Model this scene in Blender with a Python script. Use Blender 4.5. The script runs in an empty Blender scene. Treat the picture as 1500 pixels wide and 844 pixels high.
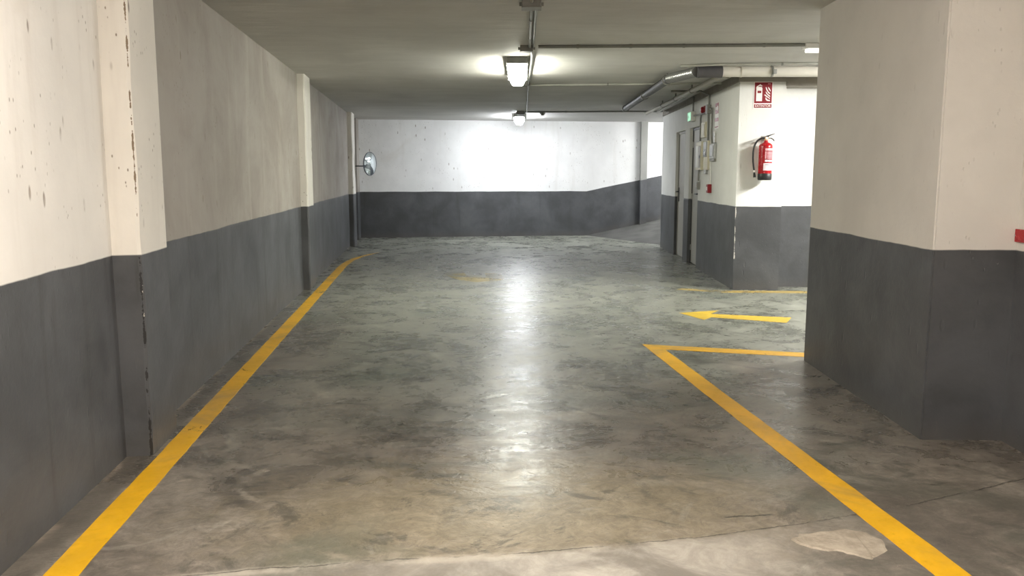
import bpy, bmesh, math, random
from mathutils import Vector, Matrix
random.seed(7)
PI = math.pi
SC = bpy.context.scene
COL = SC.collection

# ------------------------------------------------------------------ camera
cam = bpy.data.cameras.new('camera')
camo = bpy.data.objects.new('camera', cam); COL.objects.link(camo)
YAW, PITCH = 0.1007, 0.1358
cam.sensor_width = 36.0
cam.lens = 1224.0 / 1500.0 * 36.0
camo.location = (0, 0, 1.4)
camo.rotation_euler = (PI/2 - PITCH, 0, -YAW)
cam.clip_start = 0.05
SC.camera = camo

# ------------------------------------------------------------------ world, exposure
w = bpy.data.worlds.new('world'); SC.world = w; w.use_nodes = True
w.node_tree.nodes['Background'].inputs[0].default_value = (0.8, 0.85, 0.9, 1)
w.node_tree.nodes['Background'].inputs[1].default_value = 0.05
vs = SC.view_settings
vs.view_transform = 'Standard'; vs.look = 'None'; vs.gamma = 1.0; vs.use_curve_mapping = False
vs.exposure = 0.0
SC.cycles.max_bounces = 10; SC.cycles.diffuse_bounces = 6; SC.cycles.glossy_bounces = 4
SC.cycles.sample_clamp_indirect = 6.0
SC.cycles.use_denoising = True
# lamp strength and colour (each lamp's tube is built further down)
NEAR_LAMP = (205.0, (1.0, 0.91, 0.82))
MID_LAMP = (88.0, (1.0, 1.0, 0.86))
BACK_LAMP = (120.0, (0.92, 0.95, 1.0))
SIDE_LAMP = (360.0, (1.0, 0.98, 0.93))
RAMP_LAMP = (200.0, (0.98, 0.99, 1.0))
REAR_LAMP = (28.0, (1.0, 0.90, 0.80))

ZC = 2.57          # ceiling
XL = -1.51         # left wall
SZ = 1.01          # top of grey band

# ------------------------------------------------------------------ node helpers
class NT:
    def __init__(s, name):
        s.m = bpy.data.materials.new(name); s.m.use_nodes = True
        s.t = s.m.node_tree; s.n = s.t.nodes; s.l = s.t.links
        s.bsdf = s.n['Principled BSDF']
        s.geo = s.n.new('ShaderNodeNewGeometry')
        sx = s.n.new('ShaderNodeSeparateXYZ'); s.l.new(s.geo.outputs['Position'], sx.inputs[0])
        s.pos = s.geo.outputs['Position']; s.x, s.y, s.z = sx.outputs
    def put(s, sock, v):
        if isinstance(v, bpy.types.NodeSocket): s.l.new(v, sock)
        elif isinstance(v, (tuple, list)):
            sock.default_value = tuple(v) + ((1,) if len(v) == 3 and len(sock.default_value) == 4 else ())
        else: sock.default_value = v
    def math(s, op, a, b=0.0, c=0.0, clamp=False):
        n = s.n.new('ShaderNodeMath'); n.operation = op; n.use_clamp = clamp
        s.put(n.inputs[0], a); s.put(n.inputs[1], b); s.put(n.inputs[2], c); return n.outputs[0]
    def add(s, a, b): return s.math('ADD', a, b)
    def sub(s, a, b): return s.math('SUBTRACT', a, b)
    def mul(s, a, b): return s.math('MULTIPLY', a, b)
    def ramp(s, v, a, b, lo=0.0, hi=1.0):
        n = s.n.new('ShaderNodeMapRange'); n.interpolation_type = 'SMOOTHSTEP'
        s.put(n.inputs[0], v); n.inputs[1].default_value = a; n.inputs[2].default_value = b
        n.inputs[3].default_value = lo; n.inputs[4].default_value = hi; return n.outputs[0]
    def lin(s, v, a, b, lo=0.0, hi=1.0):
        n = s.n.new('ShaderNodeMapRange'); s.put(n.inputs[0], v)
        n.inputs[1].default_value = a; n.inputs[2].default_value = b
        n.inputs[3].default_value = lo; n.inputs[4].default_value = hi; return n.outputs[0]
    def scale(s, v, sc, off=(0, 0, 0)):
        n = s.n.new('ShaderNodeMapping'); s.put(n.inputs[0], v)
        n.inputs['Scale'].default_value = sc; n.inputs['Location'].default_value = off; return n.outputs[0]
    def noise(s, sc, det=4, rough=0.55, dist=0.0, vec=None, stretch=(1, 1, 1), off=(0, 0, 0)):
        n = s.n.new('ShaderNodeTexNoise'); s.put(n.inputs['Vector'], s.scale(vec or s.pos, stretch, off))
        n.inputs['Scale'].default_value = sc; n.inputs['Detail'].default_value = det
        n.inputs['Roughness'].default_value = rough; n.inputs['Distortion'].default_value = dist
        return n.outputs[0]
    def voro(s, sc, stretch=(1, 1, 1), off=(0, 0, 0), feature='F1'):
        n = s.n.new('ShaderNodeTexVoronoi'); n.feature = feature
        s.put(n.inputs['Vector'], s.scale(s.pos, stretch, off)); n.inputs['Scale'].default_value = sc
        return n.outputs['Distance']
    def mix(s, f, a, b, mode='MIX'):
        n = s.n.new('ShaderNodeMix'); n.data_type = 'RGBA'; n.blend_type = mode
        s.put(n.inputs[0], f); s.put(n.inputs[6], a); s.put(n.inputs[7], b); return n.outputs[2]
    def bump(s, h, strength=0.3, dist=0.01, prev=None):
        n = s.n.new('ShaderNodeBump'); n.inputs['Strength'].default_value = strength
        n.inputs['Distance'].default_value = dist; s.put(n.inputs['Height'], h)
        if prev: s.l.new(prev, n.inputs['Normal'])
        return n.outputs[0]
    def out(s, col, rough=0.6, normal=None, metal=0.0, spec=0.5):
        s.put(s.bsdf.inputs['Base Color'], col); s.put(s.bsdf.inputs['Roughness'], rough)
        s.put(s.bsdf.inputs['Metallic'], metal); s.bsdf.inputs['Specular IOR Level'].default_value = spec
        if normal: s.l.new(normal, s.bsdf.inputs['Normal'])
        return s.m

def plain(name, col, rough=0.5, metal=0.0, var=0.08, scale=20, bump=0.0, spec=0.5):
    t = NT(name)
    n = t.noise(scale, 4)
    d = tuple(c * (1 - var) for c in col); h = tuple(min(1, c * (1 + var)) for c in col)
    c = t.mix(t.ramp(n, 0.3, 0.7), d, h)
    r = t.lin(t.noise(scale * 2), 0.2, 0.8, max(0.02, rough - 0.07), min(1, rough + 0.07))
    nb = t.bump(t.noise(scale * 8), bump, 0.002) if bump else None
    return t.out(c, r, nb, metal, spec)

def emitter(name, col, strength):
    m = bpy.data.materials.new(name); m.use_nodes = True
    b = m.node_tree.nodes['Principled BSDF']
    b.inputs['Base Color'].default_value = (0.8, 0.8, 0.8, 1); b.inputs['Roughness'].default_value = 0.3
    b.inputs['Emission Color'].default_value = tuple(col) + (1,)
    b.inputs['Emission Strength'].default_value = strength
    return m

def painted_wall(name, chips=(), sloped=False, streak=1.0, white=(0.74, 0.72, 0.68), pits=1.0, seams=(), dull_from=None):
    """rough white plaster above, grey paint band below"""
    t = NT(name)
    thr = SZ
    wob = t.mul(t.sub(t.noise(2.2, 3), 0.5), 0.02)
    zz = t.add(t.z, wob)
    if sloped:
        dist = t.add(t.mul(t.sub(t.x, 4.6), 0.94), t.mul(t.sub(t.y, 16.21), 0.342))
        zz = t.sub(zz, t.mul(t.math('MAXIMUM', dist, 0.0), 0.21))
    up = t.ramp(zz, thr - 0.004, thr + 0.004)
    # white plaster
    cloud = t.noise(1.3, 5, 0.6)
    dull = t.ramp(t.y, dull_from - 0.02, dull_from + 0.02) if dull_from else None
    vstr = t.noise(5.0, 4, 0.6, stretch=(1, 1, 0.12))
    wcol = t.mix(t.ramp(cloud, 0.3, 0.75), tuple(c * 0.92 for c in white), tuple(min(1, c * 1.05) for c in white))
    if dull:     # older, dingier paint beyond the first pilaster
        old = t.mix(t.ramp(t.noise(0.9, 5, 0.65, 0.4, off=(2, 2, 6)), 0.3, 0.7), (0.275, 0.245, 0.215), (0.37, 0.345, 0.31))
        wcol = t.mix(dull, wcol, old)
    wcol = t.mix(t.mul(t.ramp(vstr, 0.52, 0.8), 0.35 * streak), wcol, (0.50, 0.46, 0.41))
    pv = t.voro(13.0, (1, 1, 0.34))
    pm = t.mul(t.ramp(pv, 0.17, 0.09), t.ramp(t.noise(1.6, 4, 0.7, off=(3, 5, 1)), 0.47, 0.60))
    pv2 = t.mul(t.ramp(t.voro(34.0, (1, 1, 0.5), (4, 1, 7)), 0.17, 0.08), t.ramp(t.noise(2.6, 3, off=(9, 2, 4)), 0.47, 0.62))
    pit = t.math('MAXIMUM', pm, pv2)
    wcol = t.mix(t.mul(pit, 0.55 * pits), wcol, (0.19, 0.15, 0.11))
    stain = t.ramp(t.noise(1.1, 5, 0.65, 0.6, off=(8, 8, 2)), 0.62, 0.80)
    wcol = t.mix(t.mul(stain, 0.30 * streak), wcol, (0.46, 0.40, 0.30))
    # grey band
    g = t.noise(1.8, 6, 0.6, 0.3)
    gcol = t.mix(t.ramp(g, 0.3, 0.75), (0.058, 0.060, 0.063), (0.102, 0.106, 0.112))
    gd = t.ramp(t.noise(6.0, 4, 0.6, 0.2, stretch=(1, 1, 0.08)), 0.55, 0.75)
    gcol = t.mix(t.mul(gd, 0.7 * streak), gcol, (0.040, 0.040, 0.036))
    gl = t.ramp(t.noise(9.0, 5, 0.7, 0.8, stretch=(1, 1, 0.35), off=(2, 7, 3)), 0.68, 0.78)
    gcol = t.mix(t.mul(gl, 0.22), gcol, (0.22, 0.22, 0.21))
    foot = t.ramp(zz, 0.16, 0.0)
    gcol = t.mix(t.mul(t.mul(foot, t.noise(5, 4)), 0.8), gcol, (0.10, 0.092, 0.08))
    col = t.mix(up, gcol, wcol)
    # chipped arrises show bare plaster
    for (cx, cy, r, zlo, zhi, ccol) in chips:
        dx = t.sub(t.x, cx); dy = t.sub(t.y, cy)
        d = t.math('SQRT', t.add(t.mul(dx, dx), t.mul(dy, dy)))
        nn = t.noise(5.0, 5, 0.75, stretch=(1, 1, 1), off=(cx, cy, 0))
        wid = t.mul(t.ramp(nn, 0.42, 0.60), r)
        m = t.math('LESS_THAN', d, wid)
        m = t.mul(m, t.mul(t.math('GREATER_THAN', t.z, zlo), t.math('LESS_THAN', t.z, zhi)))
        col = t.mix(m, col, ccol)
    for (ax, ps, wd) in seams:      # vertical hairline casting joints
        a = t.x if ax == 'x' else t.y
        a = t.add(a, t.mul(t.sub(t.noise(3.0, 3), 0.5), 0.03))
        m = t.ramp(t.math('ABSOLUTE', t.sub(a, ps)), wd, wd * 0.3)
        col = t.mix(t.mul(m, 0.55 if wd > 0.01 else 0.2), col, (0.03, 0.03, 0.028))
    rough = t.mix(up, (0.48, 0.48, 0.48), (0.8, 0.8, 0.8))
    nb = t.bump(t.noise(4.0, 5, 0.6), 0.5, 0.012)
    nb = t.bump(t.noise(45.0, 4, 0.6), 0.25, 0.003, nb)
    nb = t.bump(t.sub(1.0, pit), 0.5, 0.005, nb)
    return t.out(col, rough, nb, spec=0.35)

def floor_material():
    t = NT('polished_concrete')
    n1 = t.noise(0.55, 5, 0.6, 0.4)
    n2 = t.noise(1.7, 6, 0.65, 0.8, off=(3, 1, 0))
    n3 = t.noise(5.5, 6, 0.7, 1.2, off=(1, 9, 0))
    far = t.ramp(t.add(t.y, t.mul(t.sub(n1, 0.5), 4.5)), 3.9, 6.4)
    side = t.ramp(t.add(t.x, t.mul(t.sub(n1, 0.5), 0.9)), -0.45, -1.15)
    side2 = t.mul(t.ramp(t.x, 1.95, 2.3), t.ramp(t.y, 6.5, 5.6))
    brown = t.math('MAXIMUM', t.sub(1.0, far), t.mul(t.math('MAXIMUM', side, side2), t.ramp(t.y, 10.0, 7.0)))
    grn = t.mix(t.ramp(n2, 0.3, 0.72), (0.150, 0.156, 0.128), (0.300, 0.305, 0.262))
    brn = t.mix(t.ramp(n2, 0.3, 0.72), (0.105, 0.092, 0.076), (0.245, 0.218, 0.182))
    col = t.mix(brown, grn, brn)
    # pale sandy wear in the foreground
    cx = t.mul(t.sub(t.x, 0.35), 0.75); cy = t.mul(t.sub(t.y, 3.35), 1.35)
    d = t.math('SQRT', t.add(t.mul(cx, cx), t.mul(cy, cy)))
    d = t.add(d, t.mul(t.sub(n3, 0.5), 1.3))
    col = t.mix(t.ramp(d, 1.15, 0.35, 0, 0.6), col, (0.30, 0.255, 0.165))
    g14 = t.noise(14.0, 6, 0.75, 1.5, off=(4, 4, 0))
    col = t.mix(t.ramp(t.y, 7.0, 4.0, 0.15, 0.5), col, t.mix(t.ramp(g14, 0.35, 0.68), (0.3, 0.3, 0.3), (0.7, 0.7, 0.7)), 'OVERLAY')
    # green tinge patches
    col = t.mix(t.mul(t.ramp(t.noise(1.1, 3, 0.5, off=(7, 3, 0)), 0.56, 0.7), 0.45), col, (0.115, 0.135, 0.105))
    # dark swirled stains
    st = t.ramp(t.noise(1.5, 7, 0.74, 2.4, off=(5, 2, 0)), 0.53, 0.62)
    col = t.mix(t.mul(st, 0.62), col, (0.055, 0.052, 0.043))
    st2 = t.ramp(t.noise(0.8, 7, 0.72, 1.2, off=(2, 12, 0), stretch=(0.7, 1.2, 1)), 0.52, 0.62)
    col = t.mix(t.mul(st2, 0.45), col, (0.060, 0.064, 0.050))
    lt = t.ramp(t.noise(1.9, 7, 0.74, 1.8, off=(9, 4, 0)), 0.55, 0.66)
    col = t.mix(t.mul(lt, 0.30), col, (0.38, 0.365, 0.31))
    fine = t.ramp(n3, 0.38, 0.72)
    col = t.mix(0.55, col, t.mix(fine, (0.35, 0.35, 0.35), (0.65, 0.65, 0.65)), 'OVERLAY')
    # tyre polish arcs
    def ring(px, py, r, wd, a0, strength, c):
        nonlocal col
        dx = t.sub(t.x, px); dy = t.sub(t.y, py)
        dd = t.math('SQRT', t.add(t.mul(dx, dx), t.mul(dy, dy)))
        dd = t.add(dd, t.mul(t.sub(n3, 0.5), wd * 4.0))
        m = t.ramp(t.math('ABSOLUTE', t.sub(dd, r)), wd, wd * 0.35)
        proj = t.add(t.mul(dx, math.cos(a0)), t.mul(dy, math.sin(a0)))
        m = t.mul(m, t.ramp(proj, 0.2 * r, 0.7 * r))
        m = t.mul(m, t.ramp(t.noise(4.0, 6, 0.75, 1.0, off=(px, py, 1)), 0.42, 0.60))
        col = t.mix(t.mul(m, strength), col, c)
    ring(2.9, 12.6, 1.25, 0.06, PI * 1.05, 0.6, (0.34, 0.34, 0.31))
    ring(2.9, 12.6, 1.36, 0.10, PI * 1.05, 0.5, (0.06, 0.06, 0.05))
    ring(-0.62, 3.75, 0.24, 0.030, PI, 0.6, (0.30, 0.27, 0.22))
    ring(-0.62, 3.75, 0.30, 0.060, PI, 0.7, (0.045, 0.040, 0.034))
    ring(-0.45, 3.65, 0.62, 0.040, PI * 0.8, 0.4, (0.28, 0.25, 0.21))
    ring(-0.02, 4.25, 0.26, 0.045, PI * 0.5, 0.7, (0.05, 0.045, 0.038))
    ring(0.15, 3.75, 0.22, 0.05, PI * 1.1, 0.6, (0.055, 0.05, 0.042))
    ring(0.98, 3.50, 0.16, 0.05, PI * 0.2, 0.6, (0.06, 0.055, 0.045))
    ring(1.25, 3.42, 0.30, 0.03, PI * 0.9, 0.6, (0.06, 0.055, 0.045))
    ring(-0.2, 3.4, 0.45, 0.04, PI * 1.4, 0.5, (0.32, 0.28, 0.22))
    # casting joint crossing the lane, paler slab on the near side of it
    jy = t.add(2.915, t.mul(t.mul(t.x, t.math('ABSOLUTE', t.x)), 0.072))
    jd = t.sub(t.add(t.y, t.mul(t.sub(t.noise(3.5, 5, 0.7), 0.5), 0.07)), jy)
    near = t.ramp(jd, 0.03, -0.03)
    pale = t.mix(t.ramp(n3, 0.3, 0.7), (0.30, 0.28, 0.245), (0.46, 0.435, 0.385))
    pale = t.mix(t.ramp(n2, 0.40, 0.62), (0.20, 0.185, 0.16), pale)
    side_f = t.ramp(t.x, 0.9, 1.5, 1.0, 0.15)
    side_g = t.ramp(t.x, -0.9, 0.1, 0.15, 1.0)
    col = t.mix(t.mul(t.mul(near, side_f), t.mul(side_g, 0.85)), col, pale)
    edge = t.ramp(t.math('ABSOLUTE', t.add(jd, 0.005)), 0.045, 0.006)
    edge = t.mul(edge, t.ramp(t.noise(3.2, 5, 0.7, off=(2, 2, 2)), 0.38, 0.58))
    col = t.mix(t.mul(t.mul(edge, t.ramp(t.x, 1.1, 0.9)), 0.55), col, (0.50, 0.46, 0.39))
    crack = t.ramp(t.math('ABSOLUTE', t.sub(jd, 0.012)), 0.006, 0.001)
    crack = t.mul(crack, t.ramp(t.noise(4.0, 4, 0.7, off=(0, 4, 2)), 0.42, 0.55))
    col = t.mix(t.mul(crack, 0.7), col, (0.04, 0.036, 0.03))
    # hairline rip by the right lane line
    rd = t.add(t.sub(t.y, t.add(3.15, t.mul(t.x, 0.02))), t.mul(t.sub(t.noise(12, 4, 0.7), 0.5), 0.05))
    rip = t.mul(t.ramp(t.math('ABSOLUTE', rd), 0.009, 0.003), t.mul(t.ramp(t.x, 1.19, 1.21), t.ramp(t.x, 1.42, 1.39)))
    col = t.mix(t.mul(rip, 0.8), col, (0.03, 0.028, 0.024))
    # dirty margin along the left wall
    lm = t.ramp(t.x, -1.36, -1.42)
    col = t.mix(t.mul(lm, t.lin(n3, 0.3, 0.7, 0.35, 0.75)), col, (0.085, 0.075, 0.062))
    lk = t.mul(t.ramp(t.x, -1.465, -1.50), t.ramp(t.noise(2.5, 4, 0.7), 0.45, 0.6))
    col = t.mix(t.mul(lk, 0.5), col, (0.34, 0.28, 0.22))
    # sparse chips and grit
    sp = t.mul(t.ramp(t.voro(22.0), 0.09, 0.05), t.ramp(t.noise(1.9, 2, off=(6, 6, 6)), 0.55, 0.65))
    col = t.mix(t.mul(sp, 0.6), col, (0.03, 0.028, 0.024))
    sp2 = t.mul(t.ramp(t.voro(30.0, (1, 1, 1), (5, 5, 5)), 0.06, 0.03), t.ramp(t.noise(2.2, 2, off=(1, 6, 3)), 0.58, 0.66))
    col = t.mix(t.mul(sp2, 0.6), col, (0.55, 0.52, 0.46))
    rough = t.lin(t.add(t.mul(n2, 0.5), t.mul(n3, 0.5)), 0.36, 0.64, 0.17, 0.42)
    rough = t.math('MAXIMUM', rough, t.mul(t.ramp(t.y, 4.8, 2.6), 0.52))
    nb = t.bump(t.noise(2.6, 5, 0.6, 0.5), 0.35, 0.010)
    nb = t.bump(t.noise(9.0, 5, 0.7, 1.0, stretch=(0.5, 1, 1)), 0.6, 0.009, nb)
    nb = t.bump(t.noise(28.0, 5, 0.65, 1.0), 0.30, 0.0022, nb)
    nb = t.bump(t.mul(crack, -1.0), 0.5, 0.01, nb)
    return t.out(col, rough, nb, spec=0.36)

def line_paint(name, base, wear, cut=0.70):
    """road paint, worn through to the concrete"""
    t = NT(name)
    n = t.noise(3.0, 5, 0.65, 0.5); f = t.noise(22.0, 4, 0.7)
    c = t.mix(t.ramp(n, 0.35, 0.7), tuple(v * 0.80 for v in base), base)
    c = t.mix(t.mul(t.ramp(f, 0.55, 0.75), 0.35), c, tuple(v * 0.55 for v in base))
    c = t.mix(t.mul(t.ramp(t.noise(1.2, 5, 0.7, 0.8, off=(4, 4, 4)), 0.5, 0.75), wear), c, (0.20, 0.165, 0.10))
    t.out(c, t.lin(f, 0.3, 0.7, 0.35, 0.5), t.bump(t.noise(28.0, 5, 0.65), 0.25, 0.002), spec=0.4)
    hole = t.ramp(t.add(t.mul(t.noise(2.4, 4, 0.6, 0.6, off=(1, 3, 0)), 0.62), t.mul(t.noise(24.0, 4, 0.7, 1.0), 0.38)), cut - 0.02, cut + 0.02)
    tr = t.n.new('ShaderNodeBsdfTransparent'); mx = t.n.new('ShaderNodeMixShader')
    o = t.n['Material Output']
    t.put(mx.inputs[0], t.mul(hole, 0.85)); t.l.new(t.bsdf.outputs[0], mx.inputs[1]); t.l.new(tr.outputs[0], mx.inputs[2])
    t.l.new(mx.outputs[0], o.inputs[0])
    return t.m

# ------------------------------------------------------------------ mesh helpers
def smooth(bm, ang=40):
    for f in bm.faces: f.smooth = True
    for e in bm.edges:
        if len(e.link_faces) == 2 and e.calc_face_angle(0) > math.radians(ang): e.smooth = False

def obj(name, bm, mat, parent=None, sm=False, norm=True):
    if norm: bmesh.ops.recalc_face_normals(bm, faces=bm.faces)
    if sm: smooth(bm)
    me = bpy.data.meshes.new(name); bm.to_mesh(me); bm.free()
    me.materials.append(mat)
    o = bpy.data.objects.new(name, me); COL.objects.link(o)
    if parent: o.parent = parent
    return o

def tag(o, label=None, cat=None, group=None, kind=None):
    if label: o['label'] = label
    if cat: o['category'] = cat
    if group: o['group'] = group
    if kind: o['kind'] = kind
    return o

def struct(name, bm, mat, label=None, parent=None):
    o = obj(name, bm, mat, parent); o['kind'] = 'structure'
    if label: o['label'] = label
    return o

def thing(name, label, cat, loc=(0, 0, 0), rz=0.0, group=None):
    o = bpy.data.objects.new(name, None); COL.objects.link(o)
    o.location = loc; o.rotation_euler = (0, 0, rz); o.empty_display_size = 0.05
    return tag(o, label, cat, group)

def box(bm, x0, x1, y0, y1, z0, z1, bev=0.0, M=None):
    r = bmesh.ops.create_cube(bm, size=1.0)
    vs = r['verts']
    for v in vs:
        v.co = Vector(((x0 + x1) / 2 + v.co.x * (x1 - x0), (y0 + y1) / 2 + v.co.y * (y1 - y0), (z0 + z1) / 2 + v.co.z * (z1 - z0)))
    if bev > 0:
        es = list({e for v in vs for e in v.link_edges})
        rr = bmesh.ops.bevel(bm, geom=es, offset=bev, segments=2, affect='EDGES', profile=0.6)
        vs = list({v for f in rr['faces'] for v in f.verts} | {v for v in vs if v.is_valid})
    if M is not None:
        for v in vs:
            v.co = M @ v.co
    return bm

def nb(): return bmesh.new()

def prism(bm, poly, z0, z1, zf=None):
    """vertical prism on a ground polygon; zf(x,y) may lift the bottom ring"""
    lo = [bm.verts.new((x, y, (zf(x, y) if zf else z0))) for x, y in poly]
    hi = [bm.verts.new((x, y, z1)) for x, y in poly]
    n = len(poly)
    bm.faces.new(lo[::-1]); bm.faces.new(hi)
    for i in range(n):
        j = (i + 1) % n
        bm.faces.new((lo[i], lo[j], hi[j], hi[i]))
    return bm

def outline(bm, poly, y0, y1):
    """flat shape in the local xz plane given thickness along y"""
    a = [bm.verts.new((x, y0, z)) for x, z in poly]; b = [bm.verts.new((x, y1, z)) for x, z in poly]
    n = len(poly); bm.faces.new(a); bm.faces.new(b[::-1])
    for i in range(n):
        j = (i + 1) % n; bm.faces.new((a[i], b[i], b[j], a[j]))
    return bm

def tube(bm, pts, r, seg=10, cap=True, rad=None):
    pts = [Vector(p) for p in pts]; rings = []
    up = None
    for i, p in enumerate(pts):
        if i == 0: d = pts[1] - p
        elif i == len(pts) - 1: d = p - pts[i - 1]
        else: d = (pts[i + 1] - p).normalized() + (p - pts[i - 1]).normalized()
        d.normalize()
        if up is None:
            up = Vector((0, 0, 1)) if abs(d.z) < 0.9 else Vector((1, 0, 0))
        u = (up - d * up.dot(d)).normalized(); v = d.cross(u); up = u
        rr = rad[i] if rad else r
        rings.append([bm.verts.new(p + (u * math.cos(2 * PI * k / seg) + v * math.sin(2 * PI * k / seg)) * rr) for k in range(seg)])
    for a, b in zip(rings, rings[1:]):
        for k in range(seg):
            bm.faces.new((a[k], a[(k + 1) % seg], b[(k + 1) % seg], b[k]))
    if cap: bm.faces.new(rings[0][::-1]); bm.faces.new(rings[-1])
    return bm

def curve_pts(ctrl, n=8):
    """Catmull-Rom through the points"""
    c = [Vector(p) for p in ctrl]; c = [c[0] * 2 - c[1]] + c + [c[-1] * 2 - c[-2]]; o = []
    for i in range(1, len(c) - 2):
        for k in range(n):
            t = k / n; p0, p1, p2, p3 = c[i - 1:i + 3]
            o.append(0.5 * ((2 * p1) + (p2 - p0) * t + (2 * p0 - 5 * p1 + 4 * p2 - p3) * t * t + (3 * p1 - p0 - 3 * p2 + p3) * t ** 3))
    o.append(c[-2]); return o

def lathe(bm, prof, seg=32, M=None):
    rings = []
    for r, z in prof:
        rings.append([bm.verts.new((r * math.cos(2 * PI * k / seg), r * math.sin(2 * PI * k / seg), z)) for k in range(seg)] if r > 1e-6 else [bm.verts.new((0, 0, z))])
    for a, b in zip(rings, rings[1:]):
        for k in range(seg):
            k2 = (k + 1) % seg
            if len(a) == 1: bm.faces.new((a[0], b[k], b[k2]))
            elif len(b) == 1: bm.faces.new((a[k], a[k2], b[0]))
            else: bm.faces.new((a[k], a[k2], b[k2], b[k]))
    if len(rings[0]) > 1: bm.faces.new(rings[0][::-1])
    if len(rings[-1]) > 1: bm.faces.new(rings[-1])
    if M is not None:
        for rg in rings:
            for v in rg: v.co = M @ v.co
    return bm

def text_mesh(s, size, width=None, depth=0.0006):
    """letters as a mesh in the local xz plane, centred, facing -y"""
    cu = bpy.data.curves.new('letters', 'FONT'); cu.body = s; cu.size = size
    cu.align_x = 'CENTER'; cu.align_y = 'CENTER'; cu.extrude = depth / 2; cu.offset = size * 0.012
    o = bpy.data.objects.new('letters', cu); COL.objects.link(o)
    dg = bpy.context.evaluated_depsgraph_get(); dg.update()
    me = bpy.data.meshes.new_from_object(o.evaluated_get(dg))
    bm = nb(); bm.from_mesh(me)
    bpy.data.objects.remove(o); bpy.data.meshes.remove(me); bpy.data.curves.remove(cu)
    xs = [v.co.x for v in bm.verts]; k = width / (max(xs) - min(xs)) if width else 1
    for v in bm.verts: v.co = Vector((v.co.x * k, -v.co.z, v.co.y))
    return bm

def shift(bm, d):
    for v in bm.verts: v.co += Vector(d)
    return bm

# ------------------------------------------------------------------ materials
A = 0.1303                                             # turn of the lift block against the left wall
PIL_R = (2.589, 4.048); PIL_F = (2.824, 5.952)         # near and far arris of the big right pillar
BP = (3.686, 9.759)                                    # near arris of the lift block
M_floor = floor_material()
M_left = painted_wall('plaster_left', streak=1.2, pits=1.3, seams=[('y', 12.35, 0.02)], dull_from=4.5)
M_pil = painted_wall('plaster_pilaster', chips=[(XL + 0.118, 4.203, 0.009, 0.0, 1.0, (0.022, 0.022, 0.022)), (XL + 0.118, 4.203, 0.006, 1.02, 2.5, (0.20, 0.15, 0.10)), (XL + 0.118, 4.21, 0.007, 0.70, 0.86, (0.6, 0.57, 0.5))], streak=1.4, pits=1.6, white=(0.72, 0.69, 0.63))
M_back = painted_wall('plaster_back', sloped=True, streak=0.6, pits=1.4, white=(0.76, 0.76, 0.75), seams=[('x', 2.35, 0.004)])
M_right = painted_wall('plaster_right', chips=[(PIL_R[0], PIL_R[1], 0.008, 0.0, 1.0, (0.60, 0.57, 0.52))], streak=0.2, pits=0.12, white=(0.68, 0.655, 0.61))
M_block = painted_wall('plaster_block', chips=[(BP[0], BP[1], 0.013, 0.38, 1.0, (0.60, 0.57, 0.52))], streak=0.35, pits=0.15, white=(0.74, 0.74, 0.71))
def ceiling_material():
    t = NT('ceiling_paint')
    c = t.mix(t.ramp(t.noise(0.9, 5, 0.6, 0.5), 0.3, 0.7), (0.54, 0.53, 0.51), (0.64, 0.63, 0.605))
    c = t.mix(t.mul(t.ramp(t.noise(1.6, 4, 0.6, stretch=(0.35, 1.6, 1), off=(3, 3, 3)), 0.5, 0.72), 0.35), c, (0.47, 0.46, 0.44))
    n = t.bump(t.noise(2.2, 5, 0.6, stretch=(0.4, 1.5, 1)), 0.5, 0.03)
    n = t.bump(t.noise(60.0, 3), 0.2, 0.002, n)
    return t.out(c, 0.75, n, spec=0.3)
M_ceil = ceiling_material()
M_greypost = painted_wall('grey_column_paint', sloped=True, streak=0.3, pits=0.2, white=(0.26, 0.26, 0.24))
M_yellow = line_paint('yellow_road_paint', (0.80, 0.44, 0.010), 0.60, 0.63)
M_yellow_old = line_paint('worn_yellow_paint', (0.46, 0.34, 0.11), 0.6, 0.53)
M_yellow_arrow = line_paint('arrow_yellow_paint', (0.66, 0.45, 0.04), 0.25, 0.68)
M_yellow_faint = line_paint('faded_yellow_paint', (0.42, 0.34, 0.12), 0.6, 0.50)
M_conduit = plain('grey_conduit', (0.20, 0.20, 0.18), 0.45, 0.0, 0.12, 6)
M_conduit_l = plain('pale_conduit', (0.42, 0.42, 0.38), 0.45, 0.0, 0.12, 6)
M_boxgrey = plain('grey_plastic', (0.24, 0.24, 0.22), 0.5)
M_housing = plain('lamp_housing_grey', (0.22, 0.22, 0.20), 0.5)
M_steel = plain('brushed_steel', (0.55, 0.55, 0.53), 0.3, 1.0)
M_pvc = plain('cream_pvc_pipe', (0.66, 0.63, 0.56), 0.35, 0.0, 0.05, 4)
M_pvc_d = plain('grey_pvc_pipe', (0.07, 0.068, 0.066), 0.5, 0.0, 0.1, 4)
M_coupl = plain('dark_rubber_coupling', (0.075, 0.072, 0.075), 0.5)
M_tan = plain('tan_pipe', (0.40, 0.38, 0.32), 0.4, 0.0, 0.1, 4)
M_alu = plain('ribbed_foil', (0.36, 0.36, 0.355), 0.36, 0.85)
M_cream = plain('cream_plastic', (0.60, 0.56, 0.42), 0.45, 0, 0.05)
M_whiteplastic = plain('white_plastic', (0.72, 0.72, 0.68), 0.4, 0, 0.04)
M_panelgrey = plain('panel_grey', (0.30, 0.31, 0.31), 0.35)
M_dark = plain('dark_plastic', (0.02, 0.02, 0.02), 0.4)
M_black = plain('black_rubber', (0.012, 0.012, 0.013), 0.45)
M_red = plain('extinguisher_red', (0.36, 0.008, 0.014), 0.25, 0, 0.06)
M_redsign = plain('sign_red', (0.22, 0.006, 0.013), 0.4, 0, 0.05)
M_redbox = plain('device_red', (0.22, 0.006, 0.012), 0.4, 0, 0.08)
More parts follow.
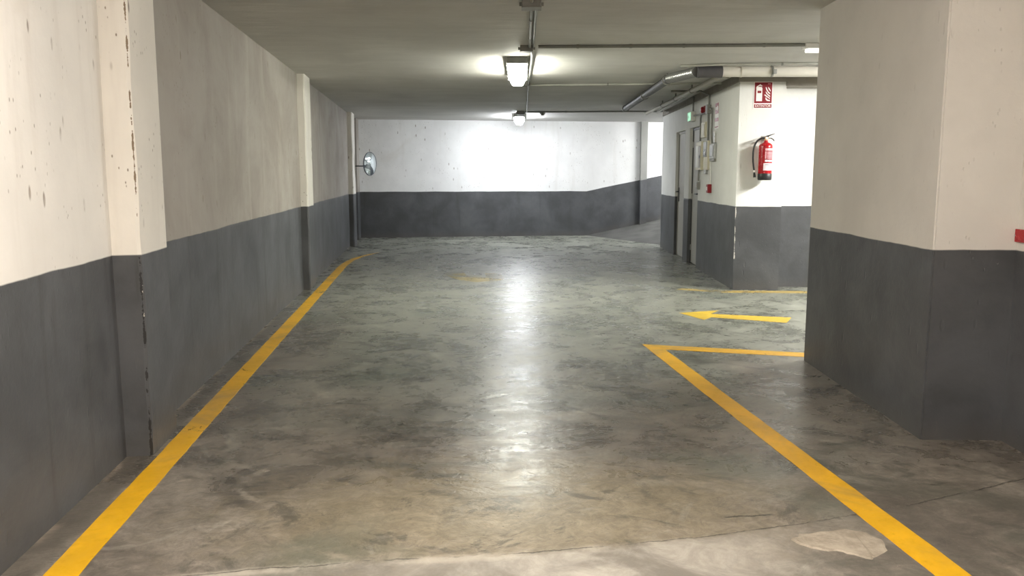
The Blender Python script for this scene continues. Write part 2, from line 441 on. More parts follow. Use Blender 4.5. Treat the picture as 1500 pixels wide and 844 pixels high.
M_pink = plain('label_pink', (0.80, 0.42, 0.45), 0.4, 0, 0.08, 90)
M_labelwhite = plain('label_white', (0.85, 0.74, 0.78), 0.4, 0, 0.05)
M_signwhite = plain('sign_white', (0.88, 0.84, 0.82), 0.5, 0, 0.03)
M_brass = plain('valve_brass', (0.55, 0.36, 0.22), 0.3, 0.9)
M_door = plain('beige_door_paint', (0.36, 0.35, 0.31), 0.5, 0, 0.06, 3)
M_doorgap = plain('door_frame_dark', (0.035, 0.035, 0.035), 0.5)
M_green = emitter('exit_green_glow', (0.25, 0.95, 0.50), 0.7)
M_glassmir = NT('mirror_glass'); M_glassmir = M_glassmir.out((0.80, 0.88, 0.92), 0.07, None, 1.0)
M_rim = plain('mirror_rim', (0.05, 0.06, 0.08), 0.4)
M_cement = plain('bare_cement', (0.42, 0.36, 0.29), 0.85, 0, 0.2, 18, 0.6)

# ------------------------------------------------------------------ structure
YB0 = 18.72
def yback(x): return YB0 + 0.05 * x
def ramp_z(x, y): return max(0.0, 0.21 * ((x - 4.6) * 0.94 + (y - 16.21) * 0.342))
XE, YN = 10.5, -9.0
# floor
bm = nb(); box(bm, XL - 0.3, XE + 0.3, YN - 0.3, 20.0, -0.2, 0.0); struct('floor', bm, M_floor, 'stained glossy concrete floor of the garage')
# ramp rising behind the lift block
bm = nb()
P0 = Vector((3.62, 18.903)); P1 = Vector((5.05, 14.97))
g = []
N = 14
for i in range(N + 1):
    a = P0.lerp(P1, i / N)
    row = []
    for j in range(9):
        s = j / 8 * 5.2
        x, y = a.x + 0.94 * s, a.y + 0.342 * s
        row.append(bm.verts.new((x, y, 0.21 * s + 0.001)))
    g.append(row)
for i in range(N):
    for j in range(8): bm.faces.new((g[i][j], g[i + 1][j], g[i + 1][j + 1], g[i][j + 1]))
r = bmesh.ops.extrude_face_region(bm, geom=list(bm.faces))
for v in [e for e in r['geom'] if isinstance(e, bmesh.types.BMVert)]: v.co.z = -0.05
struct('floor_ramp', bm, plain('brushed_ramp_concrete', (0.075, 0.075, 0.07), 0.85, 0, 0.25, 3, 0.6, 0.2), 'concrete ramp rising to the right at the far end')
# ceiling
bm = nb(); box(bm, XL - 0.3, XE + 0.3, YN - 0.3, 20.0, ZC, ZC + 0.25); struct('ceiling', bm, M_ceil, 'low painted concrete ceiling')
# left wall, slightly wavy
bm = nb()
ny, nz = 70, 8
g = [[bm.verts.new((XL + (0.006 * math.sin(i * 0.9) + 0.004 * math.sin(i * 2.3 + j) if j not in (0, nz) else 0), YN + (19.1 - YN) * i / ny, ZC * j / nz)) for j in range(nz + 1)] for i in range(ny + 1)]
for i in range(ny):
    for j in range(nz): bm.faces.new((g[i][j], g[i][j + 1], g[i + 1][j + 1], g[i + 1][j]))
r = bmesh.ops.extrude_face_region(bm, geom=list(bm.faces))
for v in [e for e in r['geom'] if isinstance(e, bmesh.types.BMVert)]: v.co.x = XL - 0.25
struct('wall_left', bm, M_left, 'long left wall, white plaster above a grey band')
# pilasters along the left wall
for k, (y0, y1, pr) in enumerate([(-1.75, -1.3, 0.095), (4.20, 4.62, 0.125), (10.31, 10.80, 0.085), (16.5, 17.1, 0.095)]):
    bm = nb()
    nseg = 14
    prof = []
    for j in range(nseg + 1):
        z = ZC * j / nseg
        wb = 0.004 * math.sin(j * 1.7 + k) if 0 < j < nseg else 0
        prof.append([bm.verts.new(p) for p in ((XL - 0.05, y0 - 0.012, z), (XL + pr - 0.015 + wb, y0, z), (XL + pr + wb, y0 + 0.012, z), (XL + pr - 0.004, y1, z), (XL - 0.05, y1, z))])
    for a, b in zip(prof, prof[1:]):
        for q in range(5): bm.faces.new((a[q], a[(q + 1) % 5], b[(q + 1) % 5], b[q]))
    bm.faces.new(prof[0][::-1]); bm.faces.new(prof[-1])
    struct('trim_%d' % (k + 1), bm, M_pil, ['shallow pilaster behind the camera', 'nearest shallow pilaster on the left wall', 'second shallow pilaster on the left wall', 'third shallow pilaster on the left wall, before the mirror'][k])
bm = nb(); prism(bm, [(XL - 0.05, 18.25), (XL + 0.03, 18.25), (XL + 0.055, 18.75), (XL - 0.05, 18.75)], 0, ZC)
struct('trim_5', bm, M_left, 'thin pilaster in the far left corner')
# back wall
bm = nb(); prism(bm, [(XL - 0.25, yback(XL - 0.25)), (XE + 0.2, yback(XE + 0.2)), (XE + 0.2, 20.0), (XL - 0.25, 20.0)], 0, ZC)
struct('wall_back', bm, M_back, 'far end wall, white above grey band that steps up with the ramp')
bm = nb(); prism(bm, [(4.86, yback(4.86) + 0.02), (4.86, yback(4.86) - 0.10), (5.01, yback(5.0) - 0.10), (5.01, yback(5.0) + 0.02)], 0, ZC)
struct('trim_6', bm, M_greypost, 'narrow grey column on the end wall by the ramp')
# near wall behind the camera, outer right wall
bm = nb(); box(bm, XL - 0.25, XE + 0.25, YN - 0.25, YN, 0, ZC); struct('wall_front', bm, M_left, 'wall behind the viewer')
bm = nb(); box(bm, XE, XE + 0.25, YN, 19.6, 0, ZC); struct('wall_right', bm, M_block, 'outer right wall of the parking bays')
# big pillar at the right with the wall running on towards the viewer
pr = Vector(PIL_R); pf = Vector(PIL_F); dr = (pf - pr).normalized(); nr = Vector((dr.y, -dr.x))
c1 = pr + nr * 0.42
c2 = c1 - dr * 13.2
c3 = c2 + nr * 0.9; c4 = pf + nr * 1.32
bm = nb(); prism(bm, [tuple(pr), tuple(pf), tuple(c4), tuple(c3), tuple(c2), tuple(c1)], 0, ZC)
es = [e for e in bm.edges if abs(e.verts[0].co.z - e.verts[1].co.z) > 1 and min((e.verts[0].co.xy - q).length for q in (pr, pf)) < 1e-4]
bmesh.ops.bevel(bm, geom=es, offset=0.008, segments=2, affect='EDGES')
struct('wall_pillar', bm, M_right, 'wide pillar at the right, cream plaster above dark grey band')
# lift block with two door recesses
dd = Vector((math.sin(A), math.cos(A))); nn = Vector((-math.cos(A), math.sin(A)))   # along the side, out to the lane
fx = Vector((math.cos(A), -math.sin(A)))                                             # along the front
bp = Vector(BP)
def S(s, out=0.0): v = bp + dd * s + nn * out; return (v.x, v.y)
def F(t, out=0.0): v = bp + fx * t - dd * out; return (v.x, v.y)
DEP = 0.085
D1 = (3.58, 4.46); D2 = (2.40, 3.17); DH = 2.10
full = [F(0), S(6.05), (S(6.05)[0] + 3.2, S(6.05)[1] - 0.42), F(3.6, -0.28), F(0.545, -0.28), F(0.545)]
notch = [F(0), S(D2[0]), S(D2[0], -DEP), S(D2[1], -DEP), S(D2[1]), S(D1[0]), S(D1[0], -DEP), S(D1[1], -DEP), S(D1[1])] + full[1:]
bm = nb(); prism(bm, notch, 0, DH); prism(bm, full, DH, ZC)
struct('wall_block', bm, M_block, 'lift and stair block with two doors, white above grey band')
# beige-grey bands along the top of the block, darker than its walls
M_topband = plain('beige_grey_band', (0.26, 0.24, 0.21), 0.8, 0, 0.1, 6, 0.3, 0.3)
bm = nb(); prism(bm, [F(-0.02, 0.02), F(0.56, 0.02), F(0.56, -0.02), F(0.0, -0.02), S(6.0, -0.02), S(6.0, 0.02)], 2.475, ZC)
struct('trim_7', bm, M_topband, 'thin beige-grey band along the top of the block')
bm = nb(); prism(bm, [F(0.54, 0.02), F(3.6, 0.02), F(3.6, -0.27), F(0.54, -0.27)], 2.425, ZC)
struct('trim_8', bm, M_topband, 'low beige-grey band over the set back part of the block')

RS = -(PI / 2 + A)      # rotation of a thing fixed to the side face; local -y looks out, +x to the viewer
RF = -A                 # ... to the front face
# doors
for k, (s0, s1) in enumerate((D1, D2)):
    c = S(s1, -DEP)
    d = thing('door_%d' % (k + 1), ['beige metal door at the far end of the block', 'beige metal door nearer the alarm panels'][k], 'door', (c[0], c[1], 0), RS)
    d['kind'] = 'structure'; del d['category']
    W = s1 - s0
    bm = nb(); box(bm, 0.035, W - 0.035, -0.030, 0.0, 0.012, DH - 0.035, 0.003); obj('door_leaf', bm, M_door, d)
    bm = nb(); box(bm, 0, 0.035, -0.04, 0, 0, DH); box(bm, W - 0.035, W, -0.04, 0, 0, DH); box(bm, 0.035, W - 0.035, -0.04, 0, DH - 0.035, DH)
    obj('door_frame', bm, M_doorgap if k == 1 else M_door, d)
    bm = nb(); hx = 0.10 if k == 0 else W - 0.10
    box(bm, hx - 0.022, hx + 0.022, -0.042, -0.030, 0.93, 1.17, 0.005)
    tube(bm, [(hx, -0.035, 1.10), (hx, -0.085, 1.10), (hx + (0.12 if k == 0 else -0.12), -0.085, 1.10)], 0.011, 8)
    obj('door_handle', bm, M_black, d)
    bm = nb()
    for hz in (0.25, 1.05, 1.85): lathe(bm, [(0.009, -0.045), (0.009, 0.045)], 10, Matrix.Translation((W - 0.04 if k == 0 else 0.04, -0.036, hz)))
    obj('hinge', bm, M_steel, d)

# ------------------------------------------------------------------ painted floor markings
def strip(name, poly, mat, label, cat='floor marking', group=None, th=0.0022, step=0.12):
    bm = nb()
    n = len(poly)
    pts = []
    for i in range(n):
        a = Vector(poly[i]); b = Vector(poly[(i + 1) % n]); L = (b - a).length; m = max(1, int(L / step))
        for k in range(m):
            p = a.lerp(b, k / m)
            if 0 < k: p = p + Vector((random.uniform(-1, 1), random.uniform(-1, 1))) * 0.0022
            pts.append(p)
    lo = [bm.verts.new((p.x, p.y, 0.0)) for p in pts]; hi = [bm.verts.new((p.x, p.y, th)) for p in pts]
    bm.faces.new(hi)
    for i in range(len(pts)):
        j = (i + 1) % len(pts); bm.faces.new((lo[i], lo[j], hi[j], hi[i]))
    bmesh.ops.triangulate(bm, faces=[f for f in bm.faces if len(f.verts) > 4])
    return tag(obj(name, bm, mat), label, cat, group, 'structure' if cat is None else None)
inner = [(-1.238, -8.5), (-1.238, 13.0), (-1.20, 13.75), (-1.10, 14.4), (-0.93, 14.95)]
outer = [(-0.86, 15.15), (-1.07, 14.75), (-1.26, 14.05), (-1.335, 13.4), (-1.36, 12.8), (-1.36, -8.5)]
strip('lane_line', inner + outer, M_yellow, 'long yellow line painted along the foot of the left wall')
strip('bay_line', [(1.757, -8.5), (1.757, 6.647), (2.712, 6.284), (3.05, 6.155), (3.05, 5.985), (2.65, 6.138), (1.886, 6.43), (1.886, -8.5)], M_yellow, 'yellow bay line turning a sharp corner left of the wide right pillar')
strip('direction_arrow', [(2.53, 8.152), (2.985, 8.27), (2.826, 8.062), (3.54, 7.77), (3.375, 7.50), (2.765, 7.87), (2.65, 7.74)], M_yellow_arrow, 'yellow direction arrow on the floor pointing left past the pillar')
strip('edge_line', [(3.02, 9.86), (3.10, 9.93), (3.62, 9.68), (4.50, 9.55), (6.4, 9.1), (6.4, 8.98), (4.42, 9.40), (3.495, 9.53)], M_yellow_old, 'thin faded yellow line at the foot of the block under the extinguisher')
strip('worn_arrow', [(0.22, 11.75), (0.50, 11.95), (0.53, 11.5), (0.80, 11.35), (0.80, 11.75), (1.02, 11.7), (1.0, 11.0), (0.62, 10.8), (0.42, 11.05), (0.30, 11.35)], M_yellow_faint, 'worn faint yellow arrow remains in the middle of the lane')

# spalled cement patch by the right line
def spall():
    bm = nb()
    P = [(1.374, 2.937), (1.44, 2.985), (1.53, 3.00), (1.64, 3.01), (1.70, 2.97), (1.73, 2.90), (1.70, 2.82), (1.63, 2.765), (1.60, 2.745), (1.555, 2.79), (1.51, 2.825), (1.45, 2.84), (1.41, 2.875)]
    cen = Vector((1.56, 2.89))
    o = []; i_ = []
    for k in range(len(P)):
        a = Vector(P[k]); b = Vector(P[(k + 1) % len(P)])
        for t in (0, 0.33, 0.66):
            p = a.lerp(b, t) + Vector((random.uniform(-1, 1), random.uniform(-1, 1))) * 0.006
            o.append(bm.verts.new((p.x, p.y, 0.0)))
            q = p + (cen - p) * 0.07; i_.append(bm.verts.new((q.x, q.y, 0.005 if p.y < 2.93 and p.x < 1.62 else 0.0012)))
    n = len(o)
    for k in range(n): bm.faces.new((o[k], o[(k + 1) % n], i_[(k + 1) % n], i_[k]))
    bmesh.ops.triangle_fill(bm, edges=[bm.edges.get((i_[k], i_[(k + 1) % n])) for k in range(n)])
    t = NT('spalled_cement')
    c = t.mix(t.ramp(t.noise(9, 5, 0.7), 0.35, 0.65), (0.26, 0.225, 0.175), (0.40, 0.35, 0.28))
    c = t.mix(t.ramp(t.z, 0.0052, 0.0030, 0.0, 0.0), c, (0.6, 0.55, 0.48))
    m = t.out(c, 0.8, t.bump(t.noise(30, 5, 0.7), 0.6, 0.004))
    struct('floor_patch', bm, m, 'flaked cement patch beside the right yellow line')
spall()

# ------------------------------------------------------------------ lamps and ceiling services
LD = Vector((0.112, 1.0)).normalized(); RL = -math.atan2(LD.x, LD.y)
def lamp(loc, rz, power, label, hood=0.0, L=1.5):
    """sealed tube fitting: tray, prismatic diffuser, end caps, clips, two tubes inside"""
    r = thing('tube_light', label, 'ceiling light', (loc[0], loc[1], ZC), rz, 'sealed tube lights on the ceiling')
    bm = nb()
    prof = [(-0.075, 0.0), (-0.103, -0.035), (-0.106, -0.062), (0.106, -0.062), (0.103, -0.035), (0.075, 0.0)]
    a = [bm.verts.new((x, 0, z)) for x, z in prof]; b = [bm.verts.new((x, L, z)) for x, z in prof]
    bm.faces.new(a); bm.faces.new(b[::-1])
    for i in range(6): bm.faces.new((a[i], b[i], b[(i + 1) % 6], a[(i + 1) % 6]))
    if hood: box(bm, -0.106 - hood, 0.106 + hood, 0.0, L, -0.068, -0.060)
    obj('housing', bm, M_housing, r)
    bm = nb()                                     # ribbed diffuser, tapering downwards
    half = []
    for i in range(9):
        u = i / 8; half.append((0.092 - 0.030 * u ** 1.5 - (0.004 if i % 2 else 0), -0.066 - 0.068 * u))
    prof = [(-x, z) for x, z in half] + [(x * 0.4, -0.139) for x in (-0.1, 0.1)] + [(x, z) for x, z in half[::-1]]
    ys = [0.012, 0.03, L - 0.03, L - 0.012]
    rings = []
    for k, y in enumerate(ys):
        sc = 0.86 if k in (0, 3) else 1.0
        rings.append([bm.verts.new((x * sc, y, -0.066 + (z + 0.066) * sc)) for x, z in prof])
    for p, q in zip(rings, rings[1:]):
        for i in range(len(prof)): bm.faces.new((p[i], p[(i + 1) % len(prof)], q[(i + 1) % len(prof)], q[i]))
    bm.faces.new(rings[0]); bm.faces.new(rings[-1][::-1])
    obj('diffuser', bm, emitter('diffuser_glow_' + label.split()[0], power[1], power[0]), r)
    for y0, y1 in ((-0.012, 0.0), (L, L + 0.012)):
        bm = nb(); box(bm, -0.10, 0.10, y0, y1, -0.070, -0.004, 0.003); obj('end_cap', bm, M_housing, r)
    for sgn in (-1, 1):
        for k in range(5):
            y = 0.12 + (L - 0.24) * k / 4
            bm = nb(); box(bm, sgn * 0.106 - 0.006, sgn * 0.106 + 0.006, y - 0.014, y + 0.014, -0.085, -0.03, 0.002)
            obj('clip', bm, M_steel, r)
    return r
def LP(y): return (0.92 + 0.112 * (y - 8.6), y)
lamp(LP(0.6), RL, NEAR_LAMP, 'tube light overhead, nearest the viewer, out of the frame', hood=0.03)
lamp(LP(8.6), RL, MID_LAMP, 'lit sealed tube light over the lane, the nearer and larger of the two')
lamp(LP(16.5), RL, BACK_LAMP, 'small lit sealed tube light just in front of the far end wall')
lamp((5.75, 7.1), RL, SIDE_LAMP, 'bay tube light hidden behind the wide right pillar')
lamp((6.35, 17.1), RL, RAMP_LAMP, 'ramp tube light hidden behind the block', hood=0.03)
lamp(LP(-7.3), RL, REAR_LAMP, 'rear tube light behind the viewer')

def conduit(pts, r, label, mat=None, cat='conduit', group='ceiling conduits', clips=(), name='conduit'):
    """a pipe run; clips are fractions along it"""
    pts = [Vector(p) for p in pts]
    root = thing(name, label, cat, tuple(pts[0]), 0, group)
    loc = [p - pts[0] for p in pts]
    bm = nb(); tube(bm, loc, r, 12); obj('pipe', bm, mat or M_conduit, root, True)
    for f in clips:
        tot = sum((b - a).length for a, b in zip(loc, loc[1:])); d = f * tot
        for a, b in zip(loc, loc[1:]):
            L = (b - a).length
            if d <= L or (b is loc[-1]):
                p = a.lerp(b, min(1, d / L)); dr_ = (b - a).normalized(); break
            d -= L
        bm = nb(); tube(bm, [p - dr_ * 0.011, p + dr_ * 0.011], r * 1.22, 12)
        top = ZC - (pts[0].z + p.z)
        if 0 < top < 0.2: box(bm, p.x - 0.008, p.x + 0.008, p.y - 0.008, p.y + 0.008, p.z + r * 0.5, p.z + top)
        obj('clamp', bm, M_conduit, root, True)
    return root
def jbox(loc, label, s=(0.11, 0.11, 0.05), rz=RL, mat=None, group='junction boxes'):
    r = thing('junction_box', label, 'junction box', loc, rz, group)
    bm = nb(); box(bm, -s[0] / 2, s[0] / 2, -s[1] / 2, s[1] / 2, -s[2], 0, 0.006); obj('body', bm, mat or M_boxgrey, r)
    bm = nb(); box(bm, -s[0] / 2 - 0.003, s[0] / 2 + 0.003, -s[1] / 2 - 0.003, s[1] / 2 + 0.003, -s[2] - 0.006, -s[2], 0.002); obj('lid', bm, mat or M_boxgrey, r)
    for x in (-1, 1):
        bm = nb(); tube(bm, [(x * s[0] / 2, 0, -s[2] / 2), (x * (s[0] / 2 + 0.018), 0, -s[2] / 2)], 0.013, 10)
        obj('gland', bm, mat or M_boxgrey, r, True)
    return r
zc = ZC - 0.016
def MX(y): return 0.71 + 0.1155 * (y - 5.7)
conduit([(MX(5.9), 5.9, zc), (MX(7.83), 7.83, zc)], 0.013, 'grey conduit on the ceiling before the nearer light, left of the pair', clips=(0.3, 0.75))
conduit([(MX(5.9) + 0.032, 5.9, zc), (MX(7.83) + 0.032, 7.83, zc)], 0.011, 'grey conduit on the ceiling before the nearer light, right of the pair')
conduit([(MX(2.0), 2.0, zc), (MX(5.85), 5.85, zc)], 0.013, 'grey conduit overhead running to the box at the top edge of the photo')
conduit([(MX(7.95) + 0.015, 7.95, zc), (MX(8.3) + 0.03, 8.3, zc), (MX(11.0), 11.0, zc)], 0.016, 'grey conduit on the ceiling alongside the nearer tube light', clips=(0.9,))
conduit([(MX(11.0), 11.0, zc), (MX(15.75), 15.75, zc)], 0.012, 'thin grey conduit on the ceiling between the two tube lights', clips=(0.2, 0.5, 0.8))
jbox((MX(5.75) + 0.01, 5.86, ZC), 'grey junction box on the ceiling at the top edge of the photo', (0.13, 0.13, 0.05))
jbox((MX(7.88) - 0.03, 7.88, ZC), 'grey junction box on the ceiling just before the nearer tube light', (0.12, 0.10, 0.05))
jbox((MX(11.15) - 0.05, 11.1, ZC), 'small grey junction box behind the nearer tube light', (0.11, 0.07, 0.03))
jbox((LP(16.0)[0] + 0.02, 15.9, ZC), 'grey junction box on the ceiling in front of the far tube light', (0.14, 0.10, 0.07))
conduit([(MX(7.8) + 0.08, 7.82, zc), (3.41, 7.47, zc)], 0.015, 'grey conduit crossing the ceiling towards the small white box', clips=(0.15, 0.35, 0.55, 0.85))
conduit([(MX(11.1), 11.15, zc), (2.95, 10.83, zc), (3.9, 10.66, zc)], 0.013, 'pale conduit crossing the ceiling behind the nearer tube light', M_conduit_l, clips=(0.4, 0.7))
conduit([(LP(16.0)[0] + 0.1, 15.93, zc), (3.7, 15.60, zc), (4.40, 15.53, zc)], 0.014, 'grey conduit crossing the ceiling beside the far tube light', clips=(0.3, 0.6))
# small sensor on the far conduit
r = thing('smoke_detector', 'tiny dark detector hanging under the conduit right of the far light', 'detector', (2.18, 15.87, zc - 0.012))
bm = nb(); lathe(bm, [(0.055, 0.0), (0.055, -0.015), (0.045, -0.03)], 20); obj('base', bm, M_conduit, r, True)
bm = nb(); lathe(bm, [(0.040, -0.03), (0.030, -0.055), (0.0, -0.062)], 20); obj('sensor_head', bm, M_conduit, r, True)
# white box by the pillar
r = thing('emergency_light', 'small white emergency light box on the ceiling beside the wide right pillar', 'emergency light', (3.52, 7.50, ZC), RL)
bm = nb(); box(bm, -0.10, 0.28, -0.055, 0.055, -0.045, 0, 0.006); obj('body', bm, M_whiteplastic, r)
bm = nb(); box(bm, -0.075, 0.265, -0.045, 0.045, -0.075, -0.045, 0.010); obj('diffuser', bm, emitter('emergency_diffuser', (1, 1, 0.97), 1.1), r)

# drain pipe across the front of the block and its runs along the side
zp = 2.497
ppA = [(3.19, 9.02, zp), (4.21, 8.905, zp), (6.6, 8.64, zp)]
r = thing('drain_pipe', 'fat cream drain pipe crossing in front of the block above the sign', 'pipe', ppA[0])
L0 = Vector(ppA[0]); loc = [Vector(p) - L0 for p in ppA]
bm = nb(); tube(bm, loc, 0.055, 24); obj('pipe', bm, M_pvc, r, True)
bm = nb(); d = (loc[1] - loc[0]).normalized(); tube(bm, [d * 0.21, d * 0.225], 0.060, 24); obj('joint_ring', bm, M_pvc, r, True)
bm = nb(); q = d * 0.545; tube(bm, [q - d * 0.012, q + d * 0.012], 0.059, 24)
box(bm, q.x - 0.005, q.x + 0.005, q.y - 0.005, q.y + 0.005, 0.05, ZC - zp); box(bm, q.x - 0.012, q.x + 0.03, q.y - 0.075, q.y - 0.055, -0.03, 0.02, 0.004)
obj('hanger_clamp', bm, M_boxgrey, r, True)
bm = nb(); tube(bm, [d * 0.01, d * -0.235], 0.062, 24); tube(bm, [d * -0.235, d * -0.26], 0.066, 24); obj('coupling', bm, M_coupl, r, True)
r = thing('foil_duct', 'shiny ribbed flexible duct joined to the dark coupling on the drain pipe', 'pipe', (2.93, 9.05, zp))
q0 = Vector((0, 0, 0)); q1 = Vector((-0.13, 0.62, -0.005))
bm = nb(); pts = []; rad = []
for k in range(60):
    pts.append(q0.lerp(q1, k / 59)); rad.append(0.053 + (0.004 if k % 4 < 2 else -0.002))
tube(bm, pts, 0.05, 20, rad=rad); obj('sleeve', bm, M_alu, r, True)
conduit([(2.80, 9.67, zp - 0.003), (2.84, 9.95, zp - 0.003), (3.41, 14.4, zp + 0.01)], 0.050, 'fat dark grey drain pipe running back under the ceiling, left of the block', M_pvc_d, 'pipe', None, (0.03, 0.45, 0.97), name='drain_pipe')
conduit([(3.30, 9.12, 2.47), (3.33, 9.66, 2.485), (4.03, 15.3, 2.50)], 0.030, 'slim tan pipe running back beside the block under the ceiling', M_tan, 'pipe', None, (0.3, 0.5, 0.7), name='water_pipe')
conduit([(3.42, 9.2, 2.53), (3.55, 10.6, 2.53), (4.26, 15.4, 2.53)], 0.022, 'thin pale pipe nearest the block, running back under the ceiling', M_conduit_l, 'pipe', None, (0.5,), name='water_pipe')
conduit([(2.75, 9.06, ZC - 0.014), (3.15, 8.86, ZC - 0.014), (5.35, 8.53, ZC - 0.014)], 0.014, 'thin pale conduit on the ceiling just above the cream drain pipe', M_conduit_l, clips=(0.4,))

# ------------------------------------------------------------------ things on the side face of the block
def side_thing(name, label, cat, s, z, group=None):
    c = S(s); return thing(name, label, cat, (c[0], c[1], z), RS, group)
def side_conduit(pts, r, label, mat=None, group='conduits on the block wall', clip=()):
    P = []
    for s, z, out in pts:
        c = S(s, out); P.append((c[0], c[1], z))
    return conduit(P, r, label, mat, 'conduit', group, clip)
# exit sign: a box standing off the wall, green face to the lane
r = side_thing('exit_sign', 'white emergency exit box with a glowing green face above the doors', 'exit sign', 2.875, 2.19)
bm = nb(); box(bm, -0.125, 0.125, -0.072, 0.0, 0.0, 0.145, 0.008); obj('body', bm, M_whiteplastic, r)
bm = nb(); box(bm, -0.112, 0.112, -0.078, -0.072, 0.012, 0.132, 0.003); f = obj('lit_panel', bm, M_green, r)
bm = outline(nb(), [(-0.09, 0.070), (-0.045, 0.105), (-0.045, 0.083), (0.02, 0.083), (0.02, 0.055), (-0.045, 0.055), (-0.045, 0.032)], -0.0795, -0.078); obj('arrow', bm, M_signwhite, f)
# siren
r = side_thing('fire_siren', 'small dark red fire siren high on the block wall', 'siren', 2.0, 2.24)
bm = nb(); box(bm, -0.055, 0.055, -0.03, 0, 0, 0.115, 0.008); obj('base', bm, M_redbox, r)
bm = nb(); lathe(bm, [(0.045, 0), (0.045, 0.025), (0.030, 0.04), (0, 0.042)], 20, Matrix.Translation((0, -0.03, 0.058)) @ Matrix.Rotation(PI / 2, 4, 'X')); obj('sounder', bm, M_redbox, r, True)
# junction box with conduits
r = side_thing('wall_junction_box', 'grey junction box beside the siren with conduits leaving it', 'junction box', 1.66, 2.22, 'boxes on the block wall')
bm = nb(); box(bm, -0.06, 0.06, -0.05, 0, 0, 0.12, 0.006); obj('body', bm, M_boxgrey, r)
bm = nb(); box(bm, -0.064, 0.064, -0.058, -0.05, -0.004, 0.124, 0.002); obj('lid', bm, M_boxgrey, r)
side_conduit([(1.64, 2.335, 0.025), (1.64, 2.47, 0.025), (1.95, 2.553, 0.08), (1.95, 2.553, 0.5)], 0.014, 'grey conduit dropping from the ceiling to the junction box by the siren')
side_conduit([(1.73, 2.28, 0.025), (1.88, 2.25, 0.025), (2.13, 2.25, 0.025), (2.75, 2.27, 0.025)], 0.012, 'grey conduit linking the junction box and the exit sign')
side_conduit([(2.77, 2.335, 0.035), (2.77, 2.55, 0.035)], 0.012, 'short grey conduit rising from the exit sign to the ceiling')
side_conduit([(2.20, 2.25, 0.022), (2.24, 2.20, 0.022), (2.22, 1.87, 0.022)], 0.013, 'grey conduit down the left side of the cream upper panel')
side_conduit([(1.68, 2.215, 0.022), (1.66, 1.86, 0.022)], 0.014, 'grey conduit down the right side of the cream upper panel')
side_conduit([(1.59, 2.28, 0.025), (1.48, 2.28, 0.025), (1.42, 2.24, 0.025), (1.42, 1.95, 0.025), (1.36, 1.81, 0.025)], 0.012, 'curved grey conduit from the junction box to the grey keypad')
side_conduit([(2.26, 1.455, 0.022), (2.26, 1.295, 0.022)], 0.012, 'grey conduit from the large cream panel down to the wall switch')
side_conduit([(1.43, 1.60, 0.018), (1.43, 1.255, 0.018)], 0.007, 'thin pale conduit down to the red call point', M_whiteplastic)
# cream upper panel
r = side_thing('cable_cover', 'cream rectangular cover between two conduits on the block wall', 'electrical box', 2.005, 1.91, 'boxes on the block wall')
bm = nb(); box(bm, -0.14, 0.14, -0.03, 0, 0, 0.215, 0.004); obj('body', bm, M_cream, r)
bm = nb(); box(bm, -0.11, 0.11, -0.036, -0.03, 0.03, 0.185, 0.003); obj('cover', bm, M_cream, r)
# big cream control panel with a white window
r = side_thing('control_panel', 'largest cream fire control panel with white window, by the nearer door', 'control panel', 2.22, 1.455, 'boxes on the block wall')
bm = nb(); box(bm, -0.19, 0.20, -0.045, 0, 0, 0.405, 0.008); obj('body', bm, M_cream, r)
bm = nb(); box(bm, -0.17, 0.03, -0.052, -0.045, 0.035, 0.345, 0.004); obj('window', bm, M_whiteplastic, r)
bm = nb(); box(bm, 0.045, 0.165, -0.050, -0.045, 0.035, 0.345, 0.003); w_ = obj('control_strip', bm, plain('brown_strip', (0.14, 0.11, 0.07), 0.4), r)
bm = nb(); box(bm, 0.075, 0.14, -0.056, -0.050, 0.17, 0.21, 0.002); obj('display', bm, M_dark, w_)
# second panel, grey clear top, cream bottom
r = side_thing('breaker_box', 'breaker box with grey upper cover and cream lower half', 'electrical box', 1.76, 1.455, 'boxes on the block wall')
bm = nb(); box(bm, -0.13, 0.15, -0.032, 0, 0, 0.40, 0.006); obj('body', bm, M_cream, r)
bm = nb(); box(bm, -0.12, 0.09, -0.042, -0.032, 0.18, 0.39, 0.005); obj('cover', bm, M_panelgrey, r)
bm = nb(); box(bm, -0.10, 0.07, -0.047, -0.042, 0.195, 0.28, 0.003); obj('window', bm, plain('smoked_window', (0.14, 0.15, 0.16), 0.2), r)
bm = nb(); box(bm, -0.06, 0.06, -0.035, 0, -0.055, 0.0, 0.004); obj('cable_gland', bm, M_panelgrey, r)
# grey keypad
r = side_thing('alarm_keypad', 'grey alarm box with pale rim, rightmost of the boxes on the block wall', 'electrical box', 1.325, 1.60, 'boxes on the block wall')
bm = nb(); box(bm, -0.155, 0.155, -0.036, 0, 0, 0.205, 0.012); obj('body', bm, plain('pale_grey_plastic', (0.40, 0.41, 0.40), 0.4), r)
bm = nb(); box(bm, -0.12, 0.11, -0.044, -0.036, 0.03, 0.18, 0.004); obj('panel', bm, M_panelgrey, r)
bm = nb(); box(bm, -0.15, 0.15, -0.034, 0, -0.03, 0.0, 0.005); obj('lower_trim', bm, M_boxgrey, r)
r = side_thing('cable_duct', 'pale vertical cable duct above the grey alarm box', 'cable duct', 1.27, 1.815)
bm = nb(); box(bm, -0.05, 0.05, -0.022, 0, 0, 0.14, 0.003); obj('cover', bm, plain('duct_grey', (0.5, 0.5, 0.48), 0.4), r)
bm = nb(); box(bm, -0.054, 0.054, -0.026, 0, 0.128, 0.14, 0.002); obj('end_cap', bm, M_whiteplastic, r)
